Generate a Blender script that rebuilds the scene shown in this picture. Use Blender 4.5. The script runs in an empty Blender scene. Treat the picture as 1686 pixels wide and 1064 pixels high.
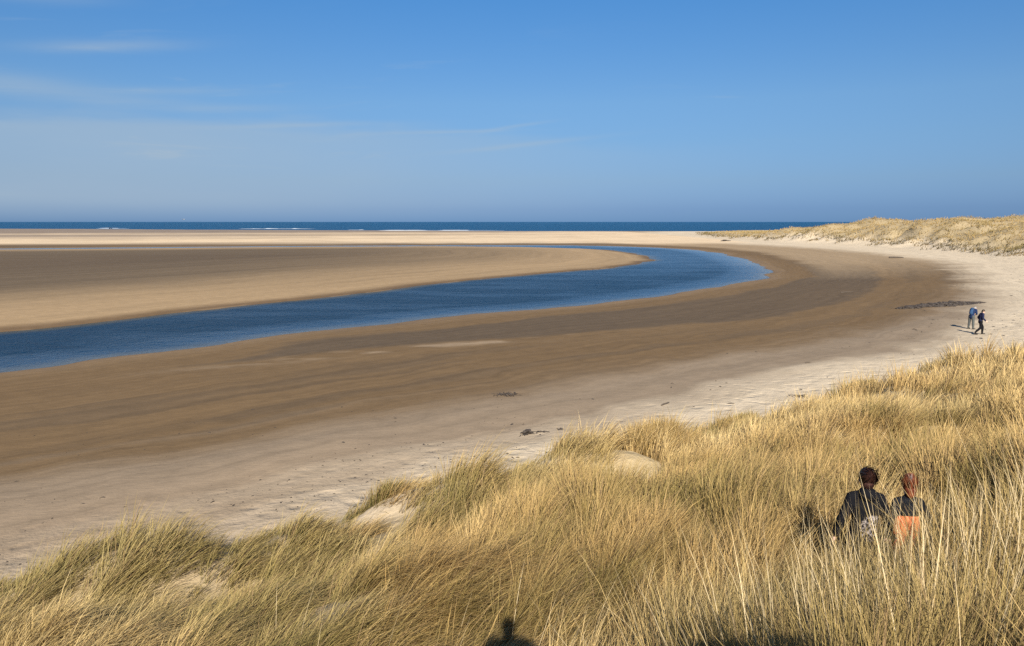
import bpy, math, random
import numpy as np
from mathutils import Vector, Matrix

R = math.radians
rng = np.random.default_rng(7)
random.seed(7)
scene = bpy.context.scene
col = scene.collection

# ------------------------------------------------------------------ camera
CAM_Z = 8.7
cd = bpy.data.cameras.new('camera')
cam = bpy.data.objects.new('camera', cd)
col.objects.link(cam)
cam.location = (0, 0, CAM_Z)
cam.rotation_euler = (R(90 - 7.8), 0, 0)
cd.sensor_width = 36
cd.lens = 36 * 1217 / 1686
cd.clip_start = 0.05
cd.clip_end = 60000
scene.camera = cam

# ------------------------------------------------------------------ light
SUN_EL = R(33)
SUN_STRENGTH = 5.0
SKY_STRENGTH = 0.05
scene.view_settings.view_transform = 'Standard'
scene.view_settings.look = 'None'
scene.view_settings.gamma = 1
scene.view_settings.use_curve_mapping = False
scene.view_settings.exposure = 1.0
scene.cycles.use_denoising = False
sd_ = bpy.data.lights.new('sun', 'SUN')
sd_.energy = SUN_STRENGTH
sd_.angle = R(0.5)
sd_.color = (1.0, 0.93, 0.82)
sun = bpy.data.objects.new('sun', sd_)
col.objects.link(sun)
sun.rotation_euler = (math.pi / 2 - SUN_EL, 0, 0)
sun.location = (0, -30, 60)


# ------------------------------------------------------------------ node helpers
class NT:
    def __init__(self, tree):
        self.t = tree
        self.n = tree.nodes
        self.l = tree.links

    def new(self, typ, **kw):
        nd = self.n.new(typ)
        for k, v in kw.items():
            setattr(nd, k, v)
        return nd

    def put(self, sock, v):
        if v is None:
            return
        if hasattr(v, 'is_output') or isinstance(v, bpy.types.NodeSocket):
            self.l.new(v, sock)
        else:
            sock.default_value = v

    def math(self, op, a, b=None, c=None, clamp=False):
        nd = self.new('ShaderNodeMath', operation=op, use_clamp=clamp)
        self.put(nd.inputs[0], a)
        self.put(nd.inputs[1], b)
        self.put(nd.inputs[2], c)
        return nd.outputs[0]

    def vmath(self, op, a, b=None):
        nd = self.new('ShaderNodeVectorMath', operation=op)
        self.put(nd.inputs[0], a)
        self.put(nd.inputs[1], b)
        return nd.outputs['Value'] if op in ('LENGTH', 'DOT_PRODUCT') else nd.outputs[0]

    def comb(self, x, y, z):
        nd = self.new('ShaderNodeCombineXYZ')
        for i, v in enumerate((x, y, z)):
            self.put(nd.inputs[i], v)
        return nd.outputs[0]

    def sep(self, v):
        nd = self.new('ShaderNodeSeparateXYZ')
        self.put(nd.inputs[0], v)
        return nd.outputs

    def noise(self, v, scale, detail=4, rough=0.55, dist=0.0, dim='3D'):
        nd = self.new('ShaderNodeTexNoise', noise_dimensions=dim)
        if v is not None:
            self.put(nd.inputs['Vector'], v)
        nd.inputs['Scale'].default_value = scale
        nd.inputs['Detail'].default_value = detail
        nd.inputs['Roughness'].default_value = rough
        nd.inputs['Distortion'].default_value = dist
        return nd.outputs[0]

    def ramp(self, f, stops, interp='LINEAR'):
        nd = self.new('ShaderNodeValToRGB')
        self.put(nd.inputs[0], f)
        cr = nd.color_ramp
        cr.interpolation = interp
        while len(cr.elements) < len(stops):
            cr.elements.new(0.5)
        for e, (p, c) in zip(cr.elements, stops):
            e.position = p
            e.color = (c, c, c, 1) if not hasattr(c, '__len__') else (*c[:3], 1)
        return nd.outputs[0]

    def rng(self, v, a, b, c=0.0, d=1.0, smooth=True):
        nd = self.new('ShaderNodeMapRange')
        nd.interpolation_type = 'SMOOTHSTEP' if smooth else 'LINEAR'
        nd.clamp = True if not smooth else nd.clamp
        self.put(nd.inputs[0], v)
        for i, x in enumerate((a, b, c, d)):
            self.put(nd.inputs[i + 1], x)
        return nd.outputs[0]

    def mix(self, f, a, b, mode='MIX'):
        nd = self.new('ShaderNodeMix', data_type='RGBA', blend_type=mode)
        self.put(nd.inputs[0], f)
        for s, v in ((6, a), (7, b)):
            if isinstance(v, (tuple, list)):
                v = (*v[:3], 1)
            self.put(nd.inputs[s], v)
        return nd.outputs[2]

    def attr(self, name, out='Fac'):
        nd = self.new('ShaderNodeAttribute', attribute_name=name)
        return nd.outputs[out]

    def bump(self, h, strength, dist, normal=None):
        nd = self.new('ShaderNodeBump')
        self.put(nd.inputs['Height'], h)
        self.put(nd.inputs['Strength'], strength)
        self.put(nd.inputs['Distance'], dist)
        self.put(nd.inputs['Normal'], normal)
        return nd.outputs[0]


def material(name):
    m = bpy.data.materials.new(name)
    m.use_nodes = True
    t = NT(m.node_tree)
    p = m.node_tree.nodes['Principled BSDF']
    return m, t, p


# ------------------------------------------------------------------ world
w = bpy.data.worlds.new('World')
scene.world = w
w.use_nodes = True
t = NT(w.node_tree)
bg = w.node_tree.nodes['Background']
sky = t.new('ShaderNodeTexSky', sky_type='NISHITA')
sky.sun_disc = False
sky.sun_elevation = SUN_EL
sky.sun_rotation = math.pi
sky.altitude = 0
sky.air_density = 1.0
sky.dust_density = 0.4
sky.ozone_density = 2.0
tc = t.new('ShaderNodeTexCoord')
dx, dy, dz = t.sep(tc.outputs['Generated'])
el = t.math('ARCSINE', dz)
az = t.math('ARCTAN2', dx, dy)
elc = t.math('MULTIPLY', el, t.math('ADD', 1.0, t.math('MULTIPLY', t.math('MINIMUM', t.math('MULTIPLY', az, az), 1.0), .5)))
# a hazy sea air layer over the whole horizon, deeper blue above
tint = t.ramp(t.math('MULTIPLY', el, 1 / 0.6, clamp=True),
              [(0.0, (0.215, 0.425, 1.02)), (0.028, (0.225, 0.40, 0.92)), (0.088, (0.33, 0.48, 0.82)), (0.17, (0.41, 0.585, 0.85)),
               (0.253, (0.47, 0.68, 0.915)), (0.487, (0.37, 0.77, 1.12)), (1.0, (0.34, 0.80, 1.2))])
skyc = t.mix(1.0, sky.outputs[0], tint, 'MULTIPLY')
# thin cirrus, thickest towards the left
sv = t.comb(t.math('MULTIPLY', az, 3.0), t.math('MULTIPLY', t.math('ADD', elc, t.math('MULTIPLY', az, -0.02)), 26.0), 0.0)
n1 = t.noise(sv, 1.3, 7, 0.6, 0.6)
n2 = t.noise(t.comb(t.math('MULTIPLY', az, 1.6), t.math('MULTIPLY', elc, 7.0), 3.0), 1.5, 5, 0.55, 0.3)
side = t.rng(az, 0.45, -0.55)
band = t.math('MULTIPLY', t.rng(el, 0.005, 0.10), t.rng(el, 0.30, 0.12))
top = t.rng(t.math('ADD', elc, t.math('MULTIPLY', t.math('SUBTRACT', n2, 0.5), 0.10)), t.math('ADD', 0.112, t.math('MULTIPLY', side, 0.048)), t.math('ADD', 0.085, t.math('MULTIPLY', side, 0.035)))
veil = t.math('MULTIPLY', t.math('MULTIPLY', side, top), t.math('MULTIPLY_ADD', n2, 0.5, 0.42))
streak = t.math('MULTIPLY', t.rng(n1, 0.56, 0.78), t.math('MULTIPLY', band, t.math('MULTIPLY_ADD', side, 0.5, 0.02)))


def wisp(a, e, sa, se, tilt, amp):
    u = t.math('DIVIDE', t.math('SUBTRACT', az, a), sa)
    v = t.math('DIVIDE', t.math('SUBTRACT', t.math('SUBTRACT', elc, e * (1 + .5 * a * a)), t.math('MULTIPLY', t.math('SUBTRACT', az, a), tilt)), se)
    v = t.math('ADD', v, t.math('MULTIPLY', t.math('SUBTRACT', n1, 0.5), 2.2))
    g = t.math('EXPONENT', t.math('MULTIPLY', t.math('ADD', t.math('MULTIPLY', u, u), t.math('MULTIPLY', v, v)), -1.0))
    return t.math('MULTIPLY', g, t.math('MULTIPLY', t.math('MULTIPLY_ADD', n1, 1.2, 0.1), amp))


cl = t.math('ADD', veil, streak)
for a in [(-.485, .198, .080, .0075, .03, .58), (-.527, .240, .06, .007, 0, .30), (-.42, .154, .08, .0055, 0, .36), (-.26, .1215, .10, .0032, .03, .50),
          (-.074, .117, .08, .0024, .02, .46), (.0, .123, .04, .0024, .15, .58), (.02, .101, .10, .0032, .10, .42), (-.58, .150, .08, .013, -.1, .60),
          (-.48, .138, .10, .009, -.05, .50), (.27, .155, .02, .0015, 0, .20), (-.36, .137, .08, .005, .02, .35)]:
    cl = t.math('ADD', cl, wisp(*a))
cl = t.math('MULTIPLY', cl, t.rng(el, -0.01, 0.03), clamp=True)
skyc = t.mix(t.math('MULTIPLY', cl, 0.85), skyc, (3.9, 4.95, 6.0))
t.l.new(skyc, bg.inputs[0])
bg.inputs[1].default_value = SKY_STRENGTH


# ------------------------------------------------------------------ numpy helpers
def _hash(ix, iy, seed):
    h = (ix.astype(np.int64) * 374761393 + iy.astype(np.int64) * 668265263 + seed * 2147483647) & 0xFFFFFFFF
    h = ((h ^ (h >> 13)) * 1274126177) & 0xFFFFFFFF
    return ((h ^ (h >> 16)) & 0xFFFF) / 65535.0


def vnoise(x, y, seed=0):
    ix, iy = np.floor(x), np.floor(y)
    fx, fy = x - ix, y - iy
    fx, fy = fx * fx * fx * (fx * (fx * 6 - 15) + 10), fy * fy * fy * (fy * (fy * 6 - 15) + 10)
    a, b = _hash(ix, iy, seed), _hash(ix + 1, iy, seed)
    c, d = _hash(ix, iy + 1, seed), _hash(ix + 1, iy + 1, seed)
    return (a * (1 - fx) + b * fx) * (1 - fy) + (c * (1 - fx) + d * fx) * fy


def fbm(x, y, oct=4, seed=0, gain=0.5):
    s, a, n = 0, 1.0, 0
    for k in range(oct):
        s = s + a * vnoise(x * 1.0 + 17.3 * k, y + 9.1 * k, seed + k)
        n += a
        a *= gain
        x, y = x * 2.03 * 0.96 + y * 2.03 * 0.28, -x * 2.03 * 0.28 + y * 2.03 * 0.96
    return s / n          # 0..1, mean .5


def sstep(v, a, b):
    k = np.clip((v - a) / (b - a), 0, 1)
    return k * k * (3 - 2 * k)


def smooth_line(pts, closed=False, n=4):
    p = np.array(pts, float)
    out = []
    m = len(p)
    for i in range(m if closed else m - 1):
        p0 = p[(i - 1) % m] if closed or i > 0 else p[i]
        p1, p2 = p[i], p[(i + 1) % m]
        p3 = p[(i + 2) % m] if closed or i + 2 < m else p2
        for k in range(n):
            s = k / n
            out.append(0.5 * (2 * p1 + (p2 - p0) * s + (2 * p0 - 5 * p1 + 4 * p2 - p3) * s * s + (3 * p1 - p0 - 3 * p2 + p3) * s ** 3))
    if not closed:
        out.append(p[-1])
    return np.array(out)


def line_dist(x, y, line):
    best = np.full(x.shape, 1e18)
    sgn = np.ones(x.shape)
    for (ax, ay), (bx, by) in zip(line[:-1], line[1:]):
        ex, ey = bx - ax, by - ay
        k = np.clip(((x - ax) * ex + (y - ay) * ey) / (ex * ex + ey * ey + 1e-12), 0, 1)
        qx, qy = x - ax - k * ex, y - ay - k * ey
        d = qx * qx + qy * qy
        up = d < best
        best = np.where(up, d, best)
        sgn = np.where(up, np.where(ex * qy - ey * qx < 0, 1.0, -1.0), sgn)
    return np.sqrt(best), sgn


def inside(x, y, poly):
    r = np.zeros(x.shape, bool)
    n = len(poly)
    for i in range(n):
        (ax, ay), (bx, by) = poly[i], poly[(i + 1) % n]
        if ay == by:
            continue
        c = ((ay > y) != (by > y)) & (x < (bx - ax) * (y - ay) / (by - ay) + ax)
        r ^= c
    return r


# ------------------------------------------------------------------ plan of the place
near_bank = [(-130, -34), (-75, 3), (-48, 27), (-29.9, 42.4), (-26.8, 46.4), (-22.7, 50.2), (-18.4, 56.3), (-12.4, 61.6), (-5.3, 68.5), (3.5, 73.9),
             (10.3, 79.5), (18.7, 88.2), (27.7, 99.9), (34.4, 108.1), (39.7, 116.4), (45.4, 130.8), (50.5, 151.4),
             (55.6, 182.5), (57.8, 215.8), (54.4, 240.1), (43.6, 257.4), (24.0, 273.9), (-9.9, 277), (-55.8, 272),
             (-120.1, 257), (-175.4, 240), (-320, 212), (-600, 145)]
inner_bank = [(-600, 132), (-320, 202), (-158.5, 234), (-91.1, 254), (-30.8, 264), (1.5, 257.4), (21.3, 242.8), (30.7, 224.9),
              (34.0, 196.0), (32.9, 170.8), (28.1, 158.1), (20.8, 143.2), (11.6, 132.5), (0.7, 119.0), (-8.3, 108.1),
              (-15.3, 96.2), (-23.4, 82.6), (-30.3, 74.4), (-34.9, 65.5), (-40.7, 58.2), (-60, 42), (-90, 16), (-150, -26)]
nb, ib = smooth_line(near_bank), smooth_line(inner_bank)
river_poly = np.vstack([nb, ib])
toe_pts = [(-90, -60), (-45, -14), (-24, 5), (-10.3, 14.0), (-6.9, 15.6), (-3.0, 18.8), (0.1, 21.4), (2.9, 23.2), (7.0, 26.0), (14.3, 31.5),
           (29.7, 42.3), (47, 61), (66, 88), (82, 113), (96, 139), (103, 164.4), (109, 200), (110, 225), (107, 252), (103, 276), (99, 310),
           (97, 345), (101, 400), (118, 480), (160, 580), (260, 690), (600, 800)]
toe = smooth_line(toe_pts)


def plan(x, y):
    wob = (fbm(x * 0.13, y * 0.13, 3, 5) - .5)
    d, _ = line_dist(x, y, np.vstack([river_poly, river_poly[:1]]))
    ins = inside(x, y, river_poly)
    sr = np.where(ins, -d, d)
    sr = sr + wob * np.clip(0.6 + y * 0.018, 0.6, 5)
    dt, sg = line_dist(x, y, toe)
    dt = dt * sg
    dt = dt + (fbm(x * 0.3, y * 0.3, 3, 9) - .5) * np.clip(1.2 + y * 0.03, 1.2, 7)
    # is the point on the inner sandbank ?  (left of/inside the bend)
    bank = inside(x, y, np.vstack([ib, [(-160, -40), (-900, -40), (-900, 132)]])) & ~ins
    return sr, dt, ins, bank


NEAR_D = np.array([-40, -20, -8, 0, 2.0, 4.0, 7.0, 10.0, 12.5, 14.5, 16.0, 17.1, 18.05, 20, 25, 32, 60, 2000.])
NEAR_Z = np.array([0, 0, 0, 0.0, .40, .85, 1.6, 2.4, 3.2, 4.35, 5.2, 5.75, 7.02, 7.6, 8.0, 8.0, 7.0, 6.0])
FAR_D = np.array([-40, 0, 5, 9, 13, 20, 30, 42, 70, 2000.])
FAR_P = np.array([0, 0, .14, .30, .55, .78, 0.9, 1.0, 0.8, 0.6])
RID_Y = np.array([60, 100, 140, 175, 205, 230, 250, 268, 288, 310, 335, 370, 410, 480, 600])
RID_H = np.array([7, 6.6, 6.2, 6.8, 7.6, 9.4, 7.2, 6.2, 8.0, 6.6, 4.0, 2.2, 1.6, 1.4, 1.0])



def sdot(x, y, cx, cy, rx_, ry_, rot=0.0):
    c_, s_ = math.cos(rot), math.sin(rot)
    u = ((x - cx) * c_ + (y - cy) * s_) / rx_
    v = (-(x - cx) * s_ + (y - cy) * c_) / ry_
    return u * u + v * v


# hummocks along the foot of the near dune: centre, radii, height, rotation
MOUNDS = [(-7.2, 13.3, 1.9, 1.3, .95, .35), (-4.6, 14.6, .9, .8, .55, .4), (-3.0, 17.0, .9, .7, .45, .5), (-1.4, 16.6, 1.3, 1.2, .80, .5),
          (1.6, 19.2, 1.3, 1.3, .75, .6), (4.3, 21.2, 1.0, .8, .50, .6), (3.15, 18.7, .9, .8, .26, .4), (-1.6, 9.8, 1.2, .9, .25, .2), (2.0, 14.0, 1.6, 1.0, .35, .5),
          (7.5, 17.0, 2.0, 1.4, .5, .5), (9.5, 22.5, 2.4, 1.4, .55, .6), (14, 27, 2.5, 1.6, .6, .6), (4.4, 8.3, 1.1, .75, -.42, .3), (4.7, 8.5, .6, .6, -.15, 0), (20, 32, 3, 2, .7, .6)]


def height(x, y, full=False):
    sr, dt, ins, bank = plan(x, y)
    a = np.maximum(sr, 0)
    b = np.maximum(-dt, 0)
    tt = np.clip(a / (a + b + 1e-6), 0, 1)
    tt = np.where(bank, 0.0, tt)
    beach = 0.10 * (1 - np.exp(-a / 1.2)) + 1.15 * tt ** 1.25
    bk = 0.10 * (1 - np.exp(-a / 1.2)) + 0.55 * (1 - np.exp(-a / 22.0))
    z = np.where(bank, bk, beach)
    z = np.where(sr < 0, np.maximum(-1.3, sr * 0.22), z)
    farw = sstep(y, 45, 95)
    rid = np.interp(y, RID_Y, RID_H)
    hn = np.interp(dt, NEAR_D, NEAR_Z)
    lump = fbm(x * 0.055, y * 0.04, 4, 31) - .5
    hf = np.interp(dt + lump * 7 * farw, FAR_D, FAR_P) * rid
    inland = sstep(dt, 0, 6)
    micro = (fbm(x * 0.33, y * 0.33, 4, 41) - .5) * 1.5 * sstep(dt, 0.5, 5) * (1 - sstep(y, 60, 130))
    micro = micro * np.clip((np.hypot(x - 1, y - 3) - 5) / 5, 0.08, 1)
    hf = hf + inland * sstep(dt, 8, 26) * lump * 3.6 * sstep(rid, 2, 7) + inland * (fbm(x * .17, y * .15, 4, 77) - .5) * 2.6 * sstep(rid, 1, 6) * sstep(dt, 3, 9)
    z = z + (hn * (1 - farw) + hf * farw) + micro
    for mx, my, mr, mry, mh, ma in MOUNDS:
        z = z + mh * np.exp(-sdot(x, y, mx, my, mr, mry, ma) * (1 + .5 * (fbm(x * .9, y * .9, 2, 87) - .5)))
    # the beach goes down under the open sea
    shore = 715 + (fbm(x * 0.006, y * 0.0, 3, 55) - .5) * 40 - 0.00022 * x * x * sstep(x, 0, 50) + 0.37 * np.minimum(np.abs(x), 1500) * (x < 0)
    shore = np.where(x > 300, np.minimum(shore, 715 - .00022 * 300 * 300), shore)
    z = np.where(y > shore - 120, np.minimum(z, 0.9 - 1.0 * sstep(y, shore - 120, shore + 10) - np.clip(y - shore, 0, 200) * .02), z)
    # soft ripples and hollows on open sand
    z = z + (fbm(x * 0.5, y * 0.5, 3, 63) - .5) * 0.05 * (sr > .5)
    if full:
        return z, sr, dt, tt, bank, ins, shore
    return z


def hgt(x, y):
    return float(height(np.array([float(x)]), np.array([float(y)]))[0])


# ------------------------------------------------------------------ mesh helpers
def np_mesh(name, verts, faces_list, colors=None, smooth=False):
    """faces_list: list of (n,k) int arrays"""
    me = bpy.data.meshes.new(name)
    verts = np.ascontiguousarray(verts, np.float32)
    me.vertices.add(len(verts))
    me.vertices.foreach_set('co', verts.ravel())
    idx = np.concatenate([f.ravel() for f in faces_list]).astype(np.int32)
    tot = np.concatenate([np.full(len(f), f.shape[1], np.int32) for f in faces_list])
    start = np.concatenate([[0], np.cumsum(tot)[:-1]]).astype(np.int32)
    me.loops.add(len(idx))
    me.loops.foreach_set('vertex_index', idx)
    me.polygons.add(len(tot))
    me.polygons.foreach_set('loop_start', start)
    me.polygons.foreach_set('loop_total', tot)
    if smooth:
        me.polygons.foreach_set('use_smooth', np.ones(len(tot), bool))
    me.update(calc_edges=True)
    if colors is not None:
        c = np.ones((len(verts), 4), np.float32)
        c[:, :3] = colors
        at = me.color_attributes.new('Col', 'FLOAT_COLOR', 'POINT')
        at.data.foreach_set('color', c.ravel())
    return me


def fattr(me, name, arr):
    a = me.attributes.new(name, 'FLOAT', 'POINT')
    a.data.foreach_set('value', np.ascontiguousarray(arr, np.float32))


def link(name, me, mat=None, parent=None, **props):
    o = bpy.data.objects.new(name, me)
    col.objects.link(o)
    if mat is not None and me is not None:
        me.materials.clear()
        me.materials.append(mat)
    if parent is not None:
        o.parent = parent
    for k, v in props.items():
        o[k] = v
    return o


def empty(name, loc, rz=0.0, **props):
    o = link(name, None, **props)
    o.location = loc
    o.rotation_euler = (0, 0, rz)
    o.empty_display_size = 0.2
    return o


def mixc(a, b, f):
    f = np.asarray(f)[..., None]
    return np.asarray(a) * (1 - f) + np.asarray(b) * f


# ------------------------------------------------------------------ ground
def geo(a, b, s0, s1):
    n = max(3, int(round((b - a) / (0.5 * (s0 + s1)))))
    st = np.geomspace(s0, s1, n)
    v = a + np.concatenate([[0], np.cumsum(st)[:-1]]) * (b - a) / st.sum()
    return list(v)


xs = np.array([-30000, -9000, -4000, -2000, -1300, -900, -650] + geo(-500, -60, 45, 1.5) + geo(-60, -30, 1.4, .5) + geo(-30, 45, .45, .45)
              + geo(45, 140, .7, 1.4) + geo(140, 400, 2, 25) + [450, 600, 900, 1500, 3000, 9000, 30000])
ys = np.array([-3000, -800, -300, -150, -90, -60, -40, -28, -20, -14, -10] + geo(-7, 55, .3, .32) + geo(55, 135, .6, .9) + geo(135, 300, 1.3, 2.4)
              + geo(300, 780, 3, 8) + geo(790, 1300, 10, 30) + [1500, 3000, 9000, 20000, 35000])
X, Y = np.meshgrid(xs, ys)
Z, SR, DT, TT, BK, INS, SHORE = height(X, Y, True)
Z = np.where(Y > 1500, np.minimum(Z, -3), Z)
rx, ry = len(xs), len(ys)
ii = np.arange(rx * ry).reshape(ry, rx)
quads = np.stack([ii[:-1, :-1], ii[:-1, 1:], ii[1:, 1:], ii[1:, :-1]], -1).reshape(-1, 4)

DRY = (.46, .375, .265)
PALE = (.262, .192, .124)
DAMP = (.203, .152, .102)
BROWN = (.122, .077, .037)
DARK = (.088, .062, .038)
GOLD = (.268, .185, .102)
GREY = (.104, .075, .046)
BRIGHT = (.52, .395, .255)

n_big = fbm(X * .02, Y * .014, 4, 3) - .5
n_mid = fbm(X * .09 + Y * .04, Y * .10 - X * .05, 4, 13) - .5
n_str = fbm(TT * 26 + n_mid * .8, X * .012 + Y * .012, 4, 21) - .5      # bands along the shore
tb = TT + n_mid * .05 + n_big * .05 + n_str * .035
c = mixc(BROWN, GOLD, .30 + .5 * n_mid)
c = mixc(c, BROWN, sstep(SR + n_mid * 3, .8, 4.5) * .8)
# the dark wet band left by the tide, widening towards the bend
lowb = np.interp(X - .05 * (Y - 60), [-24, -19, -6, 2.5, 12, 24, 40, 60], [.17, .21, .33, .40, .44, .52, .50, .40]) + n_mid * .07 + n_str * .03
db = sstep(SR + n_mid * 4.5 + n_str * 3, 5.6, 7.2) * (1 - sstep(tb, lowb - .02, lowb + .012)) * (1 - .8 * sstep(Y + .4 * X + n_big * 60, 150, 215))
c = mixc(c, DARK, (.95 + n_big * .5).clip(.4, 1) * db)
db2 = sstep(n_mid * .55 + n_str * .75 + n_big * 1.1 + .0035 * np.clip(X, -20, 30), -.02, .20) * sstep(tb, lowb + .05, lowb + .12) * (1 - sstep(tb, .70, .78))
c = mixc(c, DARK, .48 * db2)
c = mixc(c, DAMP, sstep(tb + n_str * .06 + n_big * .06, .64, .80) * (1 - .25 * sstep(Y, 60, 110)))
c = mixc(c, PALE, sstep(tb, .74, .90) * sstep(-X, -8, 6) * .8)
# thin pale crusts lying just inland of the dark band
cr = np.exp(-((tb - lowb - .025) / .018) ** 2) * sstep(fbm(X * .22 + .1 * Y, Y * .5, 3, 29), .50, .62) * sstep(X, -24, -10) * (1 - sstep(X, 4, 12))
c = mixc(c, PALE, .75 * cr)
c = mixc(c, (.275, .198, .118), .85 * sstep(Y + n_big * 80, 100, 180) * sstep(tb, .14, .28))
dn = DT + (n_mid * (2.0 + Y * .012) + n_str * 2.0) * (1 - .65 * sstep(Y, 45, 90))
c = mixc(c, DRY, sstep(dn, -2.5 - Y * .105, -.8 - Y * .045) * (.35 + .65 * sstep(X + n_mid * 6, -7, 2)))
# inner sandbank
ab = SR + n_mid * 4 + n_big * 6
cb = mixc(BROWN, GOLD, sstep(SR + n_mid, .6, 4.0))
tip = sstep(X, -75, 25)
cb = mixc(cb, GREY, sstep(ab, 9, 42) * (1 - .60 * tip))
cb = mixc(cb, DARK, .75 * sstep(ab + n_str * 20, 45, 95) * sstep(-X, 0, 60))
c = np.where(BK[..., None], cb, c)
# the flats between the channel and the sea
outer = (~BK) & (SR > 0) & (Y > 240) & (DT < -4)
yb = Y + .12 * np.abs(X) * (X < 0) + n_big * 60 + (fbm(X * .004, Y * .05, 3, 23) - .5) * 60
co = mixc(GREY, BRIGHT, sstep(SR + n_mid * 8, 6, 24))
co = mixc(co, GREY, .8 * (1 - sstep(SR + n_mid * 20, 8, 30 + 25 * sstep(-X, 0, 150))))
co = mixc(co, DAMP, .85 * np.exp(-((yb - 470) / 26) ** 2) * sstep(-X, -100, 150))
co = mixc(co, DAMP, .5 * sstep(fbm(X * .002 + 5, yb * .03, 4, 27), .5, .62) * sstep(-X, -150, 200))
co = mixc(co, (.215, .165, .122), sstep(yb, 380, 425) * .75 * sstep(-X, 60, 260))
co = mixc(co, BRIGHT, .6 * np.exp(-((yb - 520) / 18) ** 2) * sstep(-X, 60, 260))
co = mixc(co, (.185, .142, .108), sstep(yb, 555, 620) * .9)
co = mixc(co, (.31, .255, .21), sstep(Y, SHORE - 90, SHORE - 25) * .8)
ow = sstep(Y, 262, 300) * (X < 90)
c = np.where(outer[..., None], mixc(c, co, ow), c)
# dune sand and litter between the grass roots
lit = np.maximum(sstep(DT, 1.0, 3.5) * (1 - sstep(Y, 60, 110)), sstep(DT + n_big * 8, 6, 11) * sstep(Y, 60, 110) * sstep(450 - Y, 0, 120))
c = mixc(c, DRY, sstep(DT, -2, 2) * sstep(Y, 60, 110))
c = mixc(c, (.30, .225, .115), lit * .8)
c = np.where((SR < 0)[..., None], np.array(BROWN) * .8, c)
gme = np_mesh('beach_sand', np.stack([X, Y, Z], -1).reshape(-1, 3), [quads], c.reshape(-1, 3), smooth=True)
fattr(gme, 'toe', np.clip(DT, -300, 60).ravel())
fattr(gme, 'cross', TT.ravel())
fattr(gme, 'bank', BK.astype(float).ravel())
fattr(gme, 'river', np.clip(SR, -20, 200).ravel())

msand, t, p = material('sand')
pos = t.new('ShaderNodeNewGeometry').outputs['Position']
px_, py_, pz_ = t.sep(pos)
base = t.attr('Col', 'Color')
cross = t.attr('cross')
toe_a = t.attr('toe')
riv = t.attr('river')
nl = t.noise(pos, .12, 4)
# streaks that run along the water line
sv = t.comb(t.math('MULTIPLY', cross, 70.0), t.math('MULTIPLY', px_, .05), t.math('MULTIPLY', py_, .02))
st = t.noise(t.vmath('ADD', sv, t.comb(t.math('MULTIPLY', nl, 4.0), 0.0, 0.0)), 1.0, 5, .6)
rv = t.comb(t.math('MULTIPLY', riv, .35), t.math('MULTIPLY', px_, .03), t.math('MULTIPLY', py_, .01))
st2 = t.noise(rv, 1.0, 4, .6)
stm = t.mix(t.attr('bank'), st, st2)
c1 = t.mix(1.0, base, t.ramp(stm, [(.25, .80), (.5, 1.0), (.78, 1.16)]), 'MULTIPLY')
c1 = t.mix(1.0, c1, t.ramp(t.noise(pos, 1.1, 6, .65), [(.25, .86), (.5, 1.0), (.75, 1.12)]), 'MULTIPLY')
c1 = t.mix(1.0, c1, t.ramp(t.noise(pos, 9.0, 5, .7), [(.2, .90), (.5, 1.0), (.8, 1.10)]), 'MULTIPLY')
# small shells and dark grains
vor = t.new('ShaderNodeTexVoronoi')
vor.inputs['Scale'].default_value = 2.6
t.l.new(pos, vor.inputs['Vector'])
speck = t.math('MULTIPLY', t.rng(vor.outputs['Distance'], .10, .05), t.rng(t.noise(pos, .35, 2), .5, .66))
c1 = t.mix(t.math('MULTIPLY', speck, .45), c1, (.10, .075, .05))
t.l.new(c1, p.inputs['Base Color'])
wet = t.rng(t.math('ADD', riv, t.math('MULTIPLY', nl, 3.0)), 6.0, .5)
t.l.new(t.math('MULTIPLY_ADD', wet, -.35, .92), p.inputs['Roughness'])
p.inputs['Specular IOR Level'].default_value = .12
# trampled dry sand near the dune foot, faint ripples elsewhere
dryz = t.math('MULTIPLY', t.rng(toe_a, -6.0, -1.5), 1.0)
vf = t.new('ShaderNodeTexVoronoi')
vf.feature = 'SMOOTH_F1'
vf.inputs['Scale'].default_value = 1.5
t.l.new(t.vmath('ADD', pos, t.vmath('MULTIPLY', t.comb(nl, nl, 0.0), (2.5, 2.5, 0))), vf.inputs['Vector'])
dent = t.math('ADD', t.rng(vf.outputs['Distance'], .05, .42), t.math('MULTIPLY', t.noise(pos, 3.5, 4, .6), 1.1))
wv = t.noise(t.vmath('MULTIPLY', pos, (1.0, 3.2, 1.0)), 1.6, 4, .6, .6)
hb = t.math('ADD', t.math('MULTIPLY', dent, t.math('MULTIPLY_ADD', dryz, .095, .008)), t.math('MULTIPLY', wv, .03))
hb = t.math('ADD', hb, t.math('MULTIPLY', t.noise(pos, 14, 4, .7), .015))
t.l.new(t.bump(hb, 1.0, .55), p.inputs['Normal'])
ground = link('beach_sand', gme, msand, kind='structure', label='broad tidal beach of pale and wet brown sand')

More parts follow.
